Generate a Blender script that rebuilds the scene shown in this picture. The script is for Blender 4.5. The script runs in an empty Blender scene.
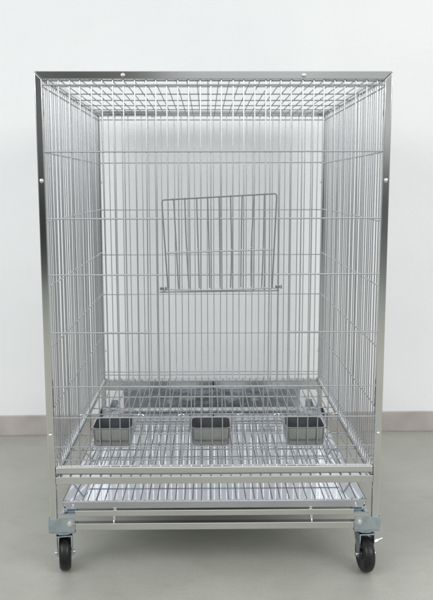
import bpy, bmesh, math, random
from mathutils import Vector, Matrix, noise
random.seed(7)
sc = bpy.context.scene
COL = sc.collection
V = Vector

# ------------------------------------------------------------------ materials
def new_mat(name):
    m = bpy.data.materials.new(name); m.use_nodes = True
    nt = m.node_tree
    return m, nt, nt.nodes['Principled BSDF']

def nd(nt, t, **kw):
    n = nt.nodes.new(t)
    for k, v in kw.items():
        setattr(n, k, v)
    return n

def metal(name, col, rough, rvar=0.08, scale=40, stretch=(1, 1, 1), bump=0.0, bscale=200, metallic=1.0, cvar=0.12):
    m, nt, b = new_mat(name)
    tc = nd(nt, 'ShaderNodeTexCoord'); mp = nd(nt, 'ShaderNodeMapping')
    mp.inputs['Scale'].default_value = stretch
    nt.links.new(tc.outputs['Object'], mp.inputs['Vector'])
    nz = nd(nt, 'ShaderNodeTexNoise'); nz.inputs['Scale'].default_value = scale; nz.inputs['Detail'].default_value = 5
    nt.links.new(mp.outputs['Vector'], nz.inputs['Vector'])
    mr = nd(nt, 'ShaderNodeMapRange')
    mr.inputs['From Min'].default_value = 0.3; mr.inputs['From Max'].default_value = 0.7
    mr.inputs['To Min'].default_value = max(0.02, rough - rvar); mr.inputs['To Max'].default_value = rough + rvar
    nt.links.new(nz.outputs['Fac'], mr.inputs['Value']); nt.links.new(mr.outputs['Result'], b.inputs['Roughness'])
    nz2 = nd(nt, 'ShaderNodeTexNoise'); nz2.inputs['Scale'].default_value = scale * .37; nz2.inputs['Detail'].default_value = 4
    nt.links.new(mp.outputs['Vector'], nz2.inputs['Vector'])
    cr = nd(nt, 'ShaderNodeValToRGB')
    cr.color_ramp.elements[0].position = .3; cr.color_ramp.elements[1].position = .7
    cr.color_ramp.elements[0].color = [c * (1 - cvar) for c in col] + [1]
    cr.color_ramp.elements[1].color = [min(1, c * (1 + cvar * .5)) for c in col] + [1]
    nt.links.new(nz2.outputs['Fac'], cr.inputs['Fac']); nt.links.new(cr.outputs['Color'], b.inputs['Base Color'])
    b.inputs['Metallic'].default_value = metallic
    if bump:
        nb = nd(nt, 'ShaderNodeTexNoise'); nb.inputs['Scale'].default_value = bscale; nb.inputs['Detail'].default_value = 3
        nt.links.new(mp.outputs['Vector'], nb.inputs['Vector'])
        bp = nd(nt, 'ShaderNodeBump'); bp.inputs['Strength'].default_value = bump; bp.inputs['Distance'].default_value = .01
        nt.links.new(nb.outputs['Fac'], bp.inputs['Height']); nt.links.new(bp.outputs['Normal'], b.inputs['Normal'])
    return m

M = {}
M['wire'] = metal('galvanised_wire', (.455, .47, .485), .27, .02, 3, cvar=.05, metallic=1.)
M['tube'] = metal('stainless_tube', (.68, .68, .66), .12, .03, 3, cvar=.04)
M['zinc'] = metal('zinc_plate', (.52, .59, .65), .28, .10, 90, bump=.03, bscale=160, cvar=.2)
M['bolt'] = metal('bolt_steel', (.78, .78, .76), .18, .05, 200)
M['tray'] = metal('tray_steel', (.68, .70, .74), .045, .015, 9, bump=.006, bscale=1.6, cvar=.04)
M['plate'] = metal('reflection_plate', (.60, .64, .70), .16, .04, 9, bump=.7, bscale=9, cvar=.25)  # dents shaped to break up the reflections on the added plate
M['cup'] = metal('cup_steel', (.44, .45, .46), .27, .07, 30, cvar=.25)

def plain(name, col, rough, var=.1, scale=30, bump=0., bscale=300, spec=.5):
    m, nt, b = new_mat(name)
    tc = nd(nt, 'ShaderNodeTexCoord')
    nz = nd(nt, 'ShaderNodeTexNoise'); nz.inputs['Scale'].default_value = scale; nz.inputs['Detail'].default_value = 6
    nt.links.new(tc.outputs['Object'], nz.inputs['Vector'])
    cr = nd(nt, 'ShaderNodeValToRGB')
    cr.color_ramp.elements[0].position = .3; cr.color_ramp.elements[1].position = .7
    cr.color_ramp.elements[0].color = [c * (1 - var) for c in col] + [1]
    cr.color_ramp.elements[1].color = [min(1, c * (1 + var)) for c in col] + [1]
    nt.links.new(nz.outputs['Fac'], cr.inputs['Fac']); nt.links.new(cr.outputs['Color'], b.inputs['Base Color'])
    b.inputs['Roughness'].default_value = rough
    b.inputs['Specular IOR Level'].default_value = spec
    if bump:
        nb = nd(nt, 'ShaderNodeTexNoise'); nb.inputs['Scale'].default_value = bscale; nb.inputs['Detail'].default_value = 4
        nt.links.new(tc.outputs['Object'], nb.inputs['Vector'])
        bp = nd(nt, 'ShaderNodeBump'); bp.inputs['Strength'].default_value = bump; bp.inputs['Distance'].default_value = .004
        nt.links.new(nb.outputs['Fac'], bp.inputs['Height']); nt.links.new(bp.outputs['Normal'], b.inputs['Normal'])
    return m

M['rubber'] = plain('black_rubber', (.010, .010, .0105), .36, .6, 55, .1, 200, .35)
M['hub'] = plain('wheel_hub', (.03, .03, .032), .45, .2, 40)
M['cup_inner'] = plain('dark_cup_inner', (.085, .09, .10), .28, .2, 40)  # darker colour for the inside of the cups
M['wall'] = plain('wall_paint', (.84, .853, .852), .75, .032, 1.6, .20, 210, .25)
M['skirt'] = plain('skirting_vinyl', (.455, .42, .39), .5, .14, 9, .1, 60, .35)
M['caulk'] = plain('caulk_line', (.42, .40, .37), .6, .12, 14)

# floor: sealed epoxy, cloudy, with smudges
def floor_mat():
    m, nt, b = new_mat('floor_epoxy')
    tc = nd(nt, 'ShaderNodeTexCoord')
    n1 = nd(nt, 'ShaderNodeTexNoise'); n1.inputs['Scale'].default_value = 2.6; n1.inputs['Detail'].default_value = 7; n1.inputs['Roughness'].default_value = .6
    nt.links.new(tc.outputs['Object'], n1.inputs['Vector'])
    c1 = nd(nt, 'ShaderNodeValToRGB')
    c1.color_ramp.elements[0].position = .32; c1.color_ramp.elements[1].position = .7
    c1.color_ramp.elements[0].color = (.36, .362, .315, 1); c1.color_ramp.elements[1].color = (.46, .46, .41, 1)
    nt.links.new(n1.outputs['Fac'], c1.inputs['Fac'])
    n2 = nd(nt, 'ShaderNodeTexNoise'); n2.inputs['Scale'].default_value = 160; n2.inputs['Detail'].default_value = 3
    nt.links.new(tc.outputs['Object'], n2.inputs['Vector'])
    c2 = nd(nt, 'ShaderNodeValToRGB')
    c2.color_ramp.elements[0].position = .35; c2.color_ramp.elements[1].position = .6
    c2.color_ramp.elements[0].color = (.93, .93, .93, 1); c2.color_ramp.elements[1].color = (1, 1, 1, 1)
    nt.links.new(n2.outputs['Fac'], c2.inputs['Fac'])
    vo = nd(nt, 'ShaderNodeTexVoronoi'); vo.inputs['Scale'].default_value = 7
    nt.links.new(tc.outputs['Object'], vo.inputs['Vector'])
    c3 = nd(nt, 'ShaderNodeValToRGB')
    c3.color_ramp.elements[0].position = .016; c3.color_ramp.elements[1].position = .03
    c3.color_ramp.elements[0].color = (.7, .7, .7, 1); c3.color_ramp.elements[1].color = (1, 1, 1, 1)
    nt.links.new(vo.outputs['Distance'], c3.inputs['Fac'])
    x1 = nd(nt, 'ShaderNodeMixRGB', blend_type='MULTIPLY'); x1.inputs[0].default_value = 1
    x2 = nd(nt, 'ShaderNodeMixRGB', blend_type='MULTIPLY'); x2.inputs[0].default_value = 1
    nt.links.new(c1.outputs[0], x1.inputs[1]); nt.links.new(c2.outputs[0], x1.inputs[2])
    nt.links.new(x1.outputs[0], x2.inputs[1]); nt.links.new(c3.outputs[0], x2.inputs[2])
    # faint drag marks and dust
    mp = nd(nt, 'ShaderNodeMapping'); mp.inputs['Scale'].default_value = (2.5, 7, 1); mp.inputs['Rotation'].default_value = (0, 0, .5)
    nt.links.new(tc.outputs['Object'], mp.inputs['Vector'])
    n5 = nd(nt, 'ShaderNodeTexNoise'); n5.inputs['Scale'].default_value = 5; n5.inputs['Detail'].default_value = 8; n5.inputs['Roughness'].default_value = .65
    nt.links.new(mp.outputs['Vector'], n5.inputs['Vector'])
    c5 = nd(nt, 'ShaderNodeValToRGB')
    c5.color_ramp.elements[0].position = .30; c5.color_ramp.elements[0].color = (.925, .925, .92, 1)
    c5.color_ramp.elements[1].position = .48; c5.color_ramp.elements[1].color = (1, 1, 1, 1)
    nt.links.new(n5.outputs['Fac'], c5.inputs['Fac'])
    x3 = nd(nt, 'ShaderNodeMixRGB', blend_type='MULTIPLY'); x3.inputs[0].default_value = 1
    nt.links.new(x2.outputs[0], x3.inputs[1]); nt.links.new(c5.outputs[0], x3.inputs[2])
    nt.links.new(x3.outputs[0], b.inputs['Base Color'])
    mr = nd(nt, 'ShaderNodeMapRange'); mr.inputs['To Min'].default_value = .28; mr.inputs['To Max'].default_value = .46
    nt.links.new(n1.outputs['Fac'], mr.inputs['Value']); nt.links.new(mr.outputs[0], b.inputs['Roughness'])
    n4 = nd(nt, 'ShaderNodeTexNoise'); n4.inputs['Scale'].default_value = 22
    nt.links.new(tc.outputs['Object'], n4.inputs['Vector'])
    bp = nd(nt, 'ShaderNodeBump'); bp.inputs['Strength'].default_value = .06; bp.inputs['Distance'].default_value = .004
    nt.links.new(n4.outputs['Fac'], bp.inputs['Height']); nt.links.new(bp.outputs['Normal'], b.inputs['Normal'])
    b.inputs['Specular IOR Level'].default_value = .4
    return m
M['floor'] = floor_mat()

# ------------------------------------------------------------------ mesh helpers
class MB:
    def __init__(s): s.bm = bmesh.new(); s.flat = False
    def rod(s, a, b, r=.0015, n=8):
        a, b = V(a), V(b)
        return s.path([a, b], r, n)
    def path(s, pts, r=.0015, n=8):
        """round bar through the points"""
        pts = [V(p) for p in pts]; rings = []
        for i, p in enumerate(pts):
            if i == 0: d = pts[1] - p
            elif i == len(pts) - 1: d = p - pts[i - 1]
            else: d = (pts[i + 1] - p).normalized() + (p - pts[i - 1]).normalized()
            d.normalize()
            u = d.cross(V((0, 0, 1)))
            if u.length < .2: u = d.cross(V((0, 1, 0)))
            if i and abs(u.normalized().dot(pu)) < .999:
                u = pu - d * pu.dot(d)
            u.normalize(); pu = u
            w = d.cross(u)
            rings.append([s.bm.verts.new(p + (u * math.cos(t) + w * math.sin(t)) * r)
                          for t in [2 * math.pi * k / n for k in range(n)]])
        for A, B in zip(rings, rings[1:]):
            for k in range(n):
                s.bm.faces.new((A[k], A[(k + 1) % n], B[(k + 1) % n], B[k]))
        s.bm.faces.new(rings[0][::-1]); s.bm.faces.new(rings[-1])
    def box(s, x0, x1, y0, y1, z0, z1, bev=0, seg=2, m0=None, m1=None):
        """box; optional function m0 / m1 shifts corner coordinates (mitred ends)"""
        b2 = bmesh.new(); s.flat = True
        r = bmesh.ops.create_cube(b2, size=1)
        for v in b2.verts:
            v.co = V((x0 if v.co.x < 0 else x1, y0 if v.co.y < 0 else y1, z0 if v.co.z < 0 else z1))
            if m0: v.co = V(m0(v.co))
        if bev: bmesh.ops.bevel(b2, geom=b2.edges[:], offset=bev, segments=seg, affect='EDGES', profile=.5)
        s.join(b2)
    def join(s, b2):
        tmp = bpy.data.meshes.new('tmp'); b2.to_mesh(tmp); b2.free()
        s.bm.from_mesh(tmp); bpy.data.meshes.remove(tmp)
    def lathe(s, prof, axis='z', c=(0, 0, 0), n=32):
        """prof: list of (radius, height) closed on the axis"""
        rings = []
        for (r, h) in prof:
            ring = []
            for k in range(n):
                t = 2 * math.pi * k / n
                p = (r * math.cos(t), r * math.sin(t), h)
                if axis == 'x': p = (h, p[0], p[1])
                if axis == 'y': p = (p[0], h, p[1])
                ring.append(s.bm.verts.new(V(p) + V(c)))
            rings.append(ring)
        for A, B in zip(rings, rings[1:]):
            for k in range(n):
                s.bm.faces.new((A[k], A[(k + 1) % n], B[(k + 1) % n], B[k]))
        s.bm.faces.new(rings[0][::-1]); s.bm.faces.new(rings[-1])
    def loops(s, L, close=False, cap0=False, cap1=False):
        R = [[s.bm.verts.new(V(p)) for p in l] for l in L]
        for A, B in zip(R, R[1:]):
            n = len(A)
            for k in range(n):
                s.bm.faces.new((A[k], A[(k + 1) % n], B[(k + 1) % n], B[k]))
        if cap0: s.bm.faces.new(R[0][::-1])
        if cap1: s.bm.faces.new(R[-1])
    def build(s, name, mat, parent=None, loc=None, smooth=40):
        bmesh.ops.recalc_face_normals(s.bm, faces=s.bm.faces[:])
        me = bpy.data.meshes.new(name); s.bm.to_mesh(me); s.bm.free()
        me.materials.append(mat)
        if smooth:
            me.shade_smooth(); me.set_sharp_from_angle(angle=math.radians(smooth))
        o = bpy.data.objects.new(name, me); COL.objects.link(o)
        if parent: o.parent = parent
        if loc: o.location = loc
        if s.flat:
            wn = o.modifiers.new('weighted', 'WEIGHTED_NORMAL'); wn.keep_sharp = True; wn.weight = 100
        return o

def thing(name, label, cat, loc=(0, 0, 0), group=None):
    o = bpy.data.objects.new(name, None); COL.objects.link(o)
    o.empty_display_size = .05
    o.location = loc; o['label'] = label; o['category'] = cat
    if group: o['group'] = group
    return o

def arc(c, r, a0, a1, n, plane='xz', y=0):
    out = []
    for i in range(n + 1):
        a = math.radians(a0 + (a1 - a0) * i / n)
        out.append((c[0] + r * math.cos(a), y, c[1] + r * math.sin(a)))
    return out

# ------------------------------------------------------------------ the setting
f = MB()
NX = 1
f.box(-6, 6, -6, 1.6, -.05, 0)
fl = f.build('floor', M['floor'], smooth=0); fl['kind'] = 'structure'

wall_rot = math.atan2(1.1717 - 1.1402, .9151 + .8610)
w = MB(); w.box(-6, 6, .012, .20, .001, 3.6)
wl = w.build('wall', M['wall'], loc=(0, 1.1555, 0), smooth=0)
wl.rotation_euler = (0, 0, wall_rot); wl['kind'] = 'structure'
s = MB()
s.box(-6, 6, 0, .0115, .0015, .0836, .0035, 3)
sk = s.build('skirting_board', M['skirt'], wl)
s = MB(); s.box(-6, 6, -.0035, -.0003, .0006, .0036, .0008, 2)
s.build('caulk_bead', M['caulk'], wl)

# ------------------------------------------------------------------ the cage
H = .425          # half width
T = .0185         # square tube
D = 1.003         # depth
ZT = 1.2740       # top
ZM = .2735         # mesh floor
cage = thing('wire_cage', 'tall silver wire animal cage with square tube frame standing on black swivel wheels', 'cage')

def tubepart(name, x0, x1, y0, y1, z0, z1, m0=None, mat='tube', bev=.0014):
    b = MB(); b.box(x0, x1, y0, y1, z0, z1, bev, 3, m0)
    return b.build(name, M[mat], cage)

G = .0004
# posts, mitred at the top to the front and rear top rails
posts = {}
for sx in (-1, 1):
    for yy in (0, D - T):
        def mit(co, sx=sx):
            x, y, z = co
            if z > 1 and abs(x) < H - .005: z = z - T
            elif z > 1: z = z - G
            return (x, y, z)
        x0, x1 = sorted((sx * H, sx * (H - T)))
        posts[(sx, yy > .5)] = tubepart('post', x0, x1, yy, yy + T, .131, ZT, mit, bev=.0030)
def mit2(co):
    x, y, z = co
    if z < ZT - .005: x = x - math.copysign(T, x)
    return (x - math.copysign(G * 2, x), y, z)
for yy in (0, D - T):
    tubepart('top_rail', -H, H, yy, yy + T, ZT - T, ZT, mit2)
for sx in (-1, 1):
    x0, x1 = sorted((sx * H, sx * (H - T)))
    tubepart('top_rail', x0, x1, T + G, D - T - G, ZT - T, ZT)
    tubepart('floor_rail', x0, x1, T + G, D - T - G, .2550, .2550 + T)
xi = H - T - G
# front and rear cross bars
fb = tubepart('cross_bar', -xi, xi, .001, .001 + T, .2778, .2968, bev=.004)
fb2 = tubepart('cross_bar', -xi, xi, -.001, T - .001, .2520, .2712, bev=.0016)
tubepart('tray_support', -.36, .36, .004, .004 + T, .1630, .1785, bev=.0016)
tubepart('cross_bar', -xi, xi, D - T, D, .2300, .2720, bev=.003)
tubepart('lower_rail', -xi, xi, .0015, .0015 + T, .1265, .1445, bev=.0016)
tubepart('lower_rail', -xi, xi, D - T - .001, D - .001, .1265, .1450)

def bolt(loc, normal, r=.0042, parent=None):
    b = MB()
    ax = {'-y': 'y', '+x': 'x', '-x': 'x', '-z': 'z', '+z': 'z'}[normal]; sg = -1 if normal[0] == '-' else 1
    b.lathe([(r * 1.25, 0), (r * 1.25, sg * .0008), (r, sg * .001), (r * .92, sg * .0026), (r * .6, sg * .0042), (r * .2, sg * .0047)], ax, loc, 16)
    return b.build('bolt', M['bolt'], parent or cage)

for x in (-.2150, .213): bolt((x, -.0002, ZT - T * .55), '-y')
for sx in (-1, 1):
    for z in (1.018, .3835):
        bolt((sx * (H - T * .55), -.0002, z), '-y', parent=posts[(sx, False)])
        b = bolt((sx * (H - T - .0002), D - T * .5, z), '-x' if sx > 0 else '+x', .0045, parent=posts[(sx, True)])
for x in (-.215, .213): bolt((x, D - T * .5, ZT - T + .0002), '-z', .0045)

tubepart('added_rear_plate', -.34, .34, D - .006, D - .004, .1460, .2290, mat='plate', bev=.0006)  # guessed plate, added for the dark broken reflections behind the tray

# --- wire panels (each welded panel is one part)
RV, RH = .00155, .00185
def jit(a): return random.uniform(-a, a)
def wobble_rod(mb, a, b, r, amp=.0012, n=5):
    a, b = V(a), V(b)
    off = V((jit(1), jit(1), jit(1)))
    off -= (b - a).normalized() * off.dot((b - a).normalized())
    ph = random.uniform(.6, 1.4)
    pts = []
    for i in range(n + 1):
        t = i / n
        pts.append(a.lerp(b, t) + off * amp * math.sin(t * math.pi * ph))
    mb.path(pts, r, 8)

XL = H - T + .003
OPL, OPR = -.112, .134           # door opening
OZ0, OZ1 = .506, .749
YF = .0060                       # plane of the front wires
xs = []
x = OPL
while x > -XL + .008: xs.append(x); x -= .0257
x = OPR
while x < XL - .008: xs.append(x); x += .0257
mids = [OPL + (OPR - OPL) * k / 9.4 for k in range(1, 10)]
p = MB()
for x in xs:
    wobble_rod(p, (x + jit(.0012), YF + .004, .288), (x + jit(.0012), YF + .004, ZT - T + .004), RV)
for x in mids:
    wobble_rod(p, (x, YF + .004, OZ1), (x + jit(.001), YF + .004, ZT - T + .004), RV)
    wobble_rod(p, (x, YF + .004, .288), (x + jit(.001), YF + .004, OZ0), RV)
for z in (1.2425, 1.0865, .9265, .789, OZ0, .4255, .3490, .3145):
    wobble_rod(p, (-XL, YF, z), (XL, YF, z + .0006), RH, .0008)
p.rod((-XL, YF, .644), (-.160, YF, .644), RH); p.rod((.183, YF, .6445), (XL, YF, .645), RH)
p.rod((OPL - .024, YF, OZ1 - .003), (OPR + .026, YF, OZ1), RH)
front_panel = p.build('front_panel', M['wire'], cage)

# door: a wire gate lifted up and leaning out from the top edge of its opening
d = MB()
BL, BR = V((-.114, -.002, .754)), V((.142, -.002, .757))
TL_, TR_ = V((-.1185, -.150, .9745)), V((.1380, -.150, .9885))
def dq(u, t): return BL.lerp(BR, u).lerp(TL_.lerp(TR_, u), t)
rr = .0019
fr = [dq(0, 0), dq(0, .5), dq(0, .955), dq(.003, .985), dq(.012, .999), dq(.03, 1), dq(.5, 1), dq(.97, 1), dq(.988, .999), dq(.997, .985), dq(1, .955), dq(1, .5), dq(1, 0)]
d.path(fr, rr)
nrm = (TL_ - BL).cross(BR - BL).normalized()
for k in range(1, 10):
    u = k / 10
    a, b = dq(u, -.002), dq(u + jit(.006), 1.0)
    wobble_rod(d, a + nrm * .0035, b + nrm * .0035, .00165, .002)
d.path([dq(0, .43), dq(.5, .432), dq(1, .43)], RH)
# lower bar with the hinge eyes coiled round the opening wires
d.path([dq(-.045, -.012), dq(0, 0), dq(.3, -.014), dq(.6, -.016), dq(1, 0), dq(1.045, -.004)], RH)
for cx, cz in ((-.126, .7535), (.158, .7575)):
    for q in range(3):
        ring = [(cx + .0075 * math.cos(t), -.001 + .0085 * math.sin(t), cz + .0022 * (q - 1) + .0006 * t) for t in [i * math.pi / 8 for i in range(17)]]
        d.path(ring, .0014, 6)
d.build('door', M['wire'], front_panel)

# rear panel
p = MB()
YB = D - T * .6
n = int(2 * (XL - .01) / .0239)
for k in range(n + 1):
    x = -XL + .012 + k * .0239
    if x > XL: break
    wobble_rod(p, (x + jit(.001), YB - .004, .270), (x + jit(.001), YB - .004, ZT - T + .004), RV)
for z in (1.2425, 1.0875, .9165, .7500, .6000, .4500, .3010, .2890):
    wobble_rod(p, (-XL, YB, z), (XL, YB, z + jit(.001)), RH, .0008)
p.build('back_panel', M['wire'], cage)

# side panels
for sx in (-1, 1):
    p = MB(); xw = sx * (H - T * .72)
    y = .030
    while y < D - T:
        wobble_rod(p, (xw, y + jit(.0015), .262), (xw + jit(.0008), y + jit(.0015), ZT - T + .003), RV, .0016)
        y += .0257
    for z in (1.2390, 1.0860, .9190, .7590, .6050, .4500, .3040):
        wobble_rod(p, (xw - sx * .0036, T, z), (xw - sx * .0036, D - T + .002, z + jit(.001)), RH, .0008)
    p.build('side_panel', M['wire'], cage)

# roof panel
p = MB(); zr = ZT - T - .001
x = -XL + .010
while x < XL:
    wobble_rod(p, (x + jit(.001), .004, zr + .004), (x + jit(.001), D - .004, zr + .004), RV)
    x += .0257
for y in (.028, .135, .300, .455, .610, .745, .875, .975):
    wobble_rod(p, (-XL, y, zr + .0006), (XL, y, zr + .0006), RH)
p.build('roof_panel', M['wire'], cage)

# mesh floor
p = MB()
x = -XL + .014
while x < XL - .006:
    wobble_rod(p, (x + jit(.001), .0035, ZM + .0002), (x + jit(.001), D - T - .002, ZM + .0036), .0018)
    x += .0257
for y in (.020, .070, .205, .340, .475, .610, .745, .880, .970):
    wobble_rod(p, (-XL, y, ZM - .0030), (XL, y, ZM - .0030), .0021)
p.path([(-XL + .006, .006, ZM + .001), (-XL + .006, D - .01, ZM + .001)], .0028)
p.path([(XL - .006, .006, ZM + .001), (XL - .006, D - .01, ZM + .001)], .0028)
fg = p.build('floor_grid', M['wire'], cage)
b = MB(); b.box(.003, .008, D - T - .006, D - T - .0005, .236, ZM - .006, .001)
b.build('bar_splice', M['rubber'], fg)  # dark strip put in for the splice gap of the rear bar

# tray stop pins on the front lower rail
for x, lean in ((-.2615, .004), (.2520, -.004)):
    p = MB()
    p.path([(x, .012, .1452), (x + lean * .5, .010, .163)], .0026, 10)
    p.path([(x + lean * .3, .0105, .154), (x + lean, .008, .1835)], .0046, 12)
    p.build('stop_pin', M['bolt'], cage)

# casters with their corner brackets
def caster(sx, rear, swivel, brake):
    """swivel: degrees; 0 = wheel rolling along y"""
    yc = .031 if not rear else D - .031
    cx = sx * (H - .031)
    sy = -1 if not rear else 1
    c = bpy.data.objects.new('caster', None); COL.objects.link(c); c.parent = cage; c.location = (cx, yc, 0)
    c.empty_display_size = .03
    # bracket: folded zinc plate wrapped round the post foot
    b = MB()
    yo = sy * .0345
    y0, y1 = sorted((yo, yo - sy * .003))
    b.box(-.034, .034, y0, y1, .1235, .1605, .0012)                       # outer face
    xo = sx * .0350
    x0, x1 = sorted((xo, xo - sx * .003))
    b.box(x0, x1, *sorted((yo - sy * .0034, yo - sy * .070)), .1235, .1605, .0012)   # side face
    b.box(-.034, .034, *sorted((yo, yo - sy * .070)), .1200, .1231, .0012)          # base plate
    # inner gusset plate above the lower rail
    b.box(*sorted((-sx * .034, sx * .0085)), *sorted((yo - sy * .026, yo - sy * .068)), .1600, .1625, .001)
    br = b.build('bracket', M['zinc'], c)
    # upright tray guide, a bent plate
    g = MB()
    xa, xb = sorted((-sx * .036, -sx * .010))
    g.box(xa, xb, *sorted((yo - sy * .034, yo - sy * .0365)), .1628, .197, .001)
    xa, xb = sorted((-sx * .0105, -sx * .0080))
    g.box(xa, xb, *sorted((yo - sy * .034, yo - sy * .067)), .1628, .186, .001)
    g.build('tray_guide', M['zinc'], c)
    # bolts
    bx = -sx * .0215
    for (px, pz, rr) in ((bx, .1475, .0052),):
        q = MB()
        q.lathe([(.0078, 0), (.0078, sy * .0012), (.0066, sy * .0014)], 'y', (px, yo + sy * .0002, pz), 20)
        q.lathe([(rr, 0), (rr, sy * .0052), (rr * .8, sy * .0062)], 'y', (px, yo + sy * .0014, pz), 6)
        q.lathe([(.0024, 0), (.0024, sy * .0090)], 'y', (px, yo + sy * .0060, pz), 10)
        q.build('bolt', M['bolt'], br)
    for (px, py) in ((-sx * .004, yo - sy * .031), (-sx * .019, yo - sy * .062)):
        q = MB(); q.lathe([(.0052, 0), (.0052, .0045), (.004, .0052)], 'z', (px, py, .1626), 6)
        q.lathe([(.0026, 0), (.0026, .009)], 'z', (px, py, .1626), 10)
        q.build('bolt', M['bolt'], br)
    # swivel head, fork, wheel turn together
    rot = Matrix.Rotation(math.radians(swivel), 3, 'Z')
    def place(o):
        o.rotation_euler = (0, 0, math.radians(swivel)); return o
    R, Wd, tr = .0475, .030, .011            # wheel radius, width, trail
    q = MB(); q.lathe([(.021, .1095), (.0255, .1115), (.0262, .1150), (.0235, .1185), (.018, .1198)], 'z', (0, 0, 0), 28)
    place(q.build('swivel_head', M['zinc'], c))
    q = MB()
    q.box(-.0205, .0205, -.024, .026, .1050, .1085, .001)
    for s2 in (-1, 1):
        pr = [(-.022, .1085), (.026, .1085), (.027, .092), (tr + .011, R + .002), (tr + .007, R - .009), (tr - .007, R - .009), (tr - .011, R + .002), (-.010, .078), (-.020, .094)]
        L0 = [(s2 * .0205, y, z) for y, z in pr]; L1 = [(s2 * .0182, y, z) for y, z in pr]
        q.loops([L0, L1], cap0=True, cap1=True)
    fk = place(q.build('fork', M['zinc'], c))
    q = MB()
    q.lathe([(.0062, -.0265), (.0062, -.0215), (.0035, -.0212), (.0035, .0212), (.0062, .0215), (.0062, .0262)], 'x', (0, tr, R), 12)
    q.build('axle', M['bolt'], fk)
    q = MB()
    h = Wd / 2
    q.lathe([(.030, -h + .002), (.034, -h), (.040, -h + .0005), (R - .003, -h + .004), (R - .0008, -h + .008), (R, -.003), (R, .003), (R - .0008, h - .008), (R - .003, h - .004), (.040, h - .0005), (.034, h), (.030, h - .002)], 'x', (0, tr, R), 56)
    wh = place(q.build('wheel', M['rubber'], c))
    q = MB()
    q.lathe([(.006, -h - .0014), (.012, -h - .0012), (.014, -h + .003), (.026, -h + .005), (.0298, -h + .0022), (.0298, h - .0022), (.026, h - .005), (.014, h - .003), (.012, h + .0012), (.006, h + .0014)], 'x', (0, tr, R), 40)
    q.build('hub', M['hub'], wh)
    if brake:
        q = MB()
        q.box(-.0235, -.0207, -.014, .012, .062, .082, .001)
        q.path([(-.022, -.004, .0705), (-.036, -.006, .0735)], .0030, 10)
        q.path([(-.030, -.005, .0720), (-.0385, -.0062, .0740)], .0052, 6)
        q.path([(-.036, -.006, .0732), (-.053, -.009, .0775)], .0026, 10)
        place(q.build('brake_lever', M['bolt'], c))
caster(-1, False, 9, False)
caster(1, False, 187, True)
caster(-1, True, 150, False)
caster(1, True, 205, False)

# ------------------------------------------------------------------ tray
tray = thing('drip_tray', 'shallow mirror bright steel tray with sloping sides slid under the mesh floor', 'tray', (0, 0, .17))
q = MB()
def ring(x, y0, y1, z, cr=.004, n=3):
    out = []
    for (cx, cy, a0) in ((x - cr, y1 - cr, 0), (-x + cr, y1 - cr, 90), (-x + cr, y0 + cr, 180), (x - cr, y0 + cr, 270)):
        for i in range(n + 1):
            a = math.radians(a0 + 90 * i / n); out.append((cx + cr * math.cos(a), cy + cr * math.sin(a), z))
    return out
zb = .0150
q.loops([ring(.386, .009, .872, .0125), ring(.3875, .006, .874, .0140), ring(.391, -.003, .882, .0345), ring(.3905, -.002, .8815, .0375), ring(.3875, .001, .878, .0378), ring(.385, .004, .875, .0362),
         ring(.347, .016, .873, zb + .002), ring(.342, .020, .870, zb), ring(.20, .2, .7, zb)], cap0=True, cap1=True)
for v in q.bm.verts:
    if v.co.y > .8 and v.co.z > zb + .002: v.co.z = zb + .002 + (v.co.z - zb) * .12   # low rear edge
q.build('pan', M['tray'], tray, smooth=12)

# ------------------------------------------------------------------ feeding cups
def rrect(w, d, z, cr, y0, n=5):
    out = []
    hx = w / 2
    for (cx, cy, a0) in ((hx - cr, y0 + d - cr, 0), (-hx + cr, y0 + d - cr, 90), (-hx + cr, y0 + cr, 180), (hx - cr, y0 + cr, 270)):
        for i in range(n + 1):
            a = math.radians(a0 + 90 * i / n); out.append((cx + cr * math.cos(a), cy + cr * math.sin(a), z))
    return out
def make_cup(cx, label):
    t = thing('feeding_cup', label, 'feeding cup', (cx, .0125, .3470), 'steel feeding cups hung inside the front wires')
    q = MB()
    hgt = .048
    q.loops([rrect(.092, .078, 0, .008, .006), rrect(.096, .082, .003, .010, .004), rrect(.100, .088, hgt - .003, .012, .001),
             rrect(.104, .092, hgt - .001, .013, -.001), rrect(.104, .092, hgt, .013, -.001), rrect(.098, .086, hgt, .012, .002)], cap0=True)
    q.build('bowl', M['cup'], t)
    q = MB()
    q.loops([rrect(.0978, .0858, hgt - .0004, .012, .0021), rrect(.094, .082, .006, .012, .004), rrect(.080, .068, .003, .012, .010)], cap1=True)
    q.build('inner_face', M['cup_inner'], t)  # inner surface of the bowl, coloured darker than its outside
    # wire hanger: bar hooked over the front wires, arms round the rim
    q = MB()
    zz = .0845; yh = .0015
    q.path([(-.083, yh - .003, zz - .003), (-.079, yh, zz), (-.02, yh, zz + .0004), (.02, yh, zz + .0006), (.079, yh, zz), (.083, yh - .003, zz - .003)], .0017)
    for sx in (-1, 1):
        q.path([(sx * .074 + .006 * math.cos(a), yh - .0015, zz - .0035 + .0042 * math.sin(a)) for a in [i * math.pi / 6 for i in range(13)]], .0013, 6)
        q.path([(sx * .0535, yh, zz), (sx * .0535, yh + .001, zz - .018), (sx * .0535, yh + .002, hgt - .004), (sx * .0535, yh + .088, hgt - .004)], .0016)
    q.path([(-.0535, yh + .088, hgt - .004), (-.045, yh + .0925, hgt - .004), (.045, yh + .0925, hgt - .004), (.0535, yh + .088, hgt - .004)], .0016)
    q.build('hanger', M['wire'], t)
    return t
make_cup(-.2620, 'open steel feeding cup hung nearest the left corner post of the cage')
make_cup(-.0095, 'open steel feeding cup hung in the middle, below the door opening')
make_cup(.2330, 'open steel feeding cup hung nearest the right corner post of the cage')

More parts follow.
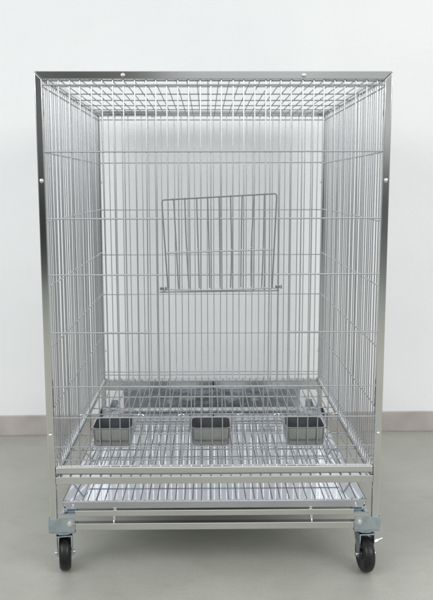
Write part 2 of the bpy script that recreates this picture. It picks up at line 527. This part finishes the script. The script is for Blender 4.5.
# ------------------------------------------------------------------ light
wd = bpy.data.worlds.new('World'); sc.world = wd; wd.use_nodes = True
nt = wd.node_tree; bg = nt.nodes['Background']
tc = nd(nt, 'ShaderNodeTexCoord'); sep = nd(nt, 'ShaderNodeSeparateXYZ')
nt.links.new(tc.outputs['Generated'], sep.inputs[0])
def sm(src, lo, hi, a=0., b=1.):
    n = nd(nt, 'ShaderNodeMapRange'); n.interpolation_type = 'SMOOTHSTEP'
    n.inputs['From Min'].default_value = lo; n.inputs['From Max'].default_value = hi
    n.inputs['To Min'].default_value = a; n.inputs['To Max'].default_value = b
    nt.links.new(src, n.inputs['Value']); return n.outputs[0]
def op(o, a, b):
    n = nd(nt, 'ShaderNodeMath', operation=o)
    for k, q in enumerate((a, b)):
        if isinstance(q, (int, float)): n.inputs[k].default_value = q
        else: nt.links.new(q, n.inputs[k])
    return n.outputs[0]
X_, Y_, Z_ = sep.outputs['X'], sep.outputs['Y'], sep.outputs['Z']
ceil_ = sm(Z_, .16, .45, 0, .16)                         # pale ceiling
room_ = sm(Z_, -.06, .09, .26, .80)                      # far end of the room
side_ = sm(op('ABSOLUTE', X_, 0), .45, .85, 1, .8)      # side walls dimmer
def patch(x0, x1, z0, z1, e=.05):
    return op('MULTIPLY', op('MULTIPLY', sm(X_, x0 - e, x0 + e), sm(X_, x1 - e, x1 + e, 1, 0)),
              op('MULTIPLY', sm(Z_, z0 - e, z0 + e), sm(Z_, z1 - e, z1 + e, 1, 0)))
dark1 = op('SUBTRACT', 1, op('MULTIPLY', patch(-.42, -.05, -.10, .20, .035), .76))     # added dark patches, mirrored in the posts and top bar
dark2 = op('SUBTRACT', 1, op('MULTIPLY', patch(.14, .40, -.075, .035, .025), .72))
tot = op('ADD', ceil_, op('MULTIPLY', op('MULTIPLY', room_, side_), op('MULTIPLY', dark1, dark2)))
nz = nd(nt, 'ShaderNodeTexNoise'); nz.inputs['Scale'].default_value = 5; nz.inputs['Detail'].default_value = 2
nt.links.new(tc.outputs['Generated'], nz.inputs['Vector'])
tot = op('MULTIPLY', tot, sm(nz.outputs['Fac'], .35, .65, .75, 1.2))
cc = nd(nt, 'ShaderNodeCombineColor')
nt.links.new(op('MULTIPLY', tot, .97), cc.inputs[0]); nt.links.new(tot, cc.inputs[1]); nt.links.new(op('MULTIPLY', tot, 1.04), cc.inputs[2])
nt.links.new(cc.outputs[0], bg.inputs['Color']); bg.inputs['Strength'].default_value = .80

def area(name, loc, target, sx, sy, power, col):
    l = bpy.data.lights.new(name, 'AREA'); l.shape = 'RECTANGLE'; l.size = sx; l.size_y = sy; l.energy = power; l.color = col
    o = bpy.data.objects.new(name, l); COL.objects.link(o); o.location = loc
    o.rotation_euler = (V(target) - V(loc)).to_track_quat('-Z', 'Y').to_euler()
    return o

area('ceiling_lamp', (-1.0, -2.5, 3.0), (-.5, .5, .3), 2.2, 2.2, 9, (1, .985, .96))
area('ceiling_lamp', (1.1, -2.6, 3.0), (.6, .5, .3), 2.2, 2.2, 9, (1, .985, .96))
area('side_fill', (-3.1, -2.5, 2.45), (.2, 1.15, .0), 2.4, 1.8, 72, (.99, .995, 1))  # pair of added fill lights for the wall and upright wires
area('side_fill', (3.1, -2.5, 2.45), (-.2, 1.15, .0), 2.4, 1.8, 72, (1, .99, .97))

# ------------------------------------------------------------------ camera (solved from the photograph)
cam = bpy.data.cameras.new('camera'); co = bpy.data.objects.new('camera', cam); COL.objects.link(co)
pt, yw, rl = .1488, .0132, -.0016
fw = V((math.sin(yw) * math.cos(pt), math.cos(yw) * math.cos(pt), -math.sin(pt)))
rt = V((math.cos(yw), -math.sin(yw), 0)); up = rt.cross(fw)
rt2 = rt * math.cos(rl) + up * math.sin(rl); up2 = -rt * math.sin(rl) + up * math.cos(rl)
mw = Matrix((rt2, up2, -fw)).transposed().to_4x4(); mw.translation = V((-.0196, -1.8712, 1.0072))
co.matrix_world = mw
cam.sensor_fit = 'VERTICAL'; cam.sensor_height = 24; cam.lens = 766.56 / 600 * 24
cam.clip_start = .05; cam.clip_end = 60
sc.camera = co
sc.view_settings.view_transform = 'Standard'; sc.view_settings.look = 'None'
sc.view_settings.exposure = .06; sc.view_settings.gamma = 1
sc.cycles.max_bounces = 10; sc.cycles.glossy_bounces = 6; sc.cycles.transparent_max_bounces = 16
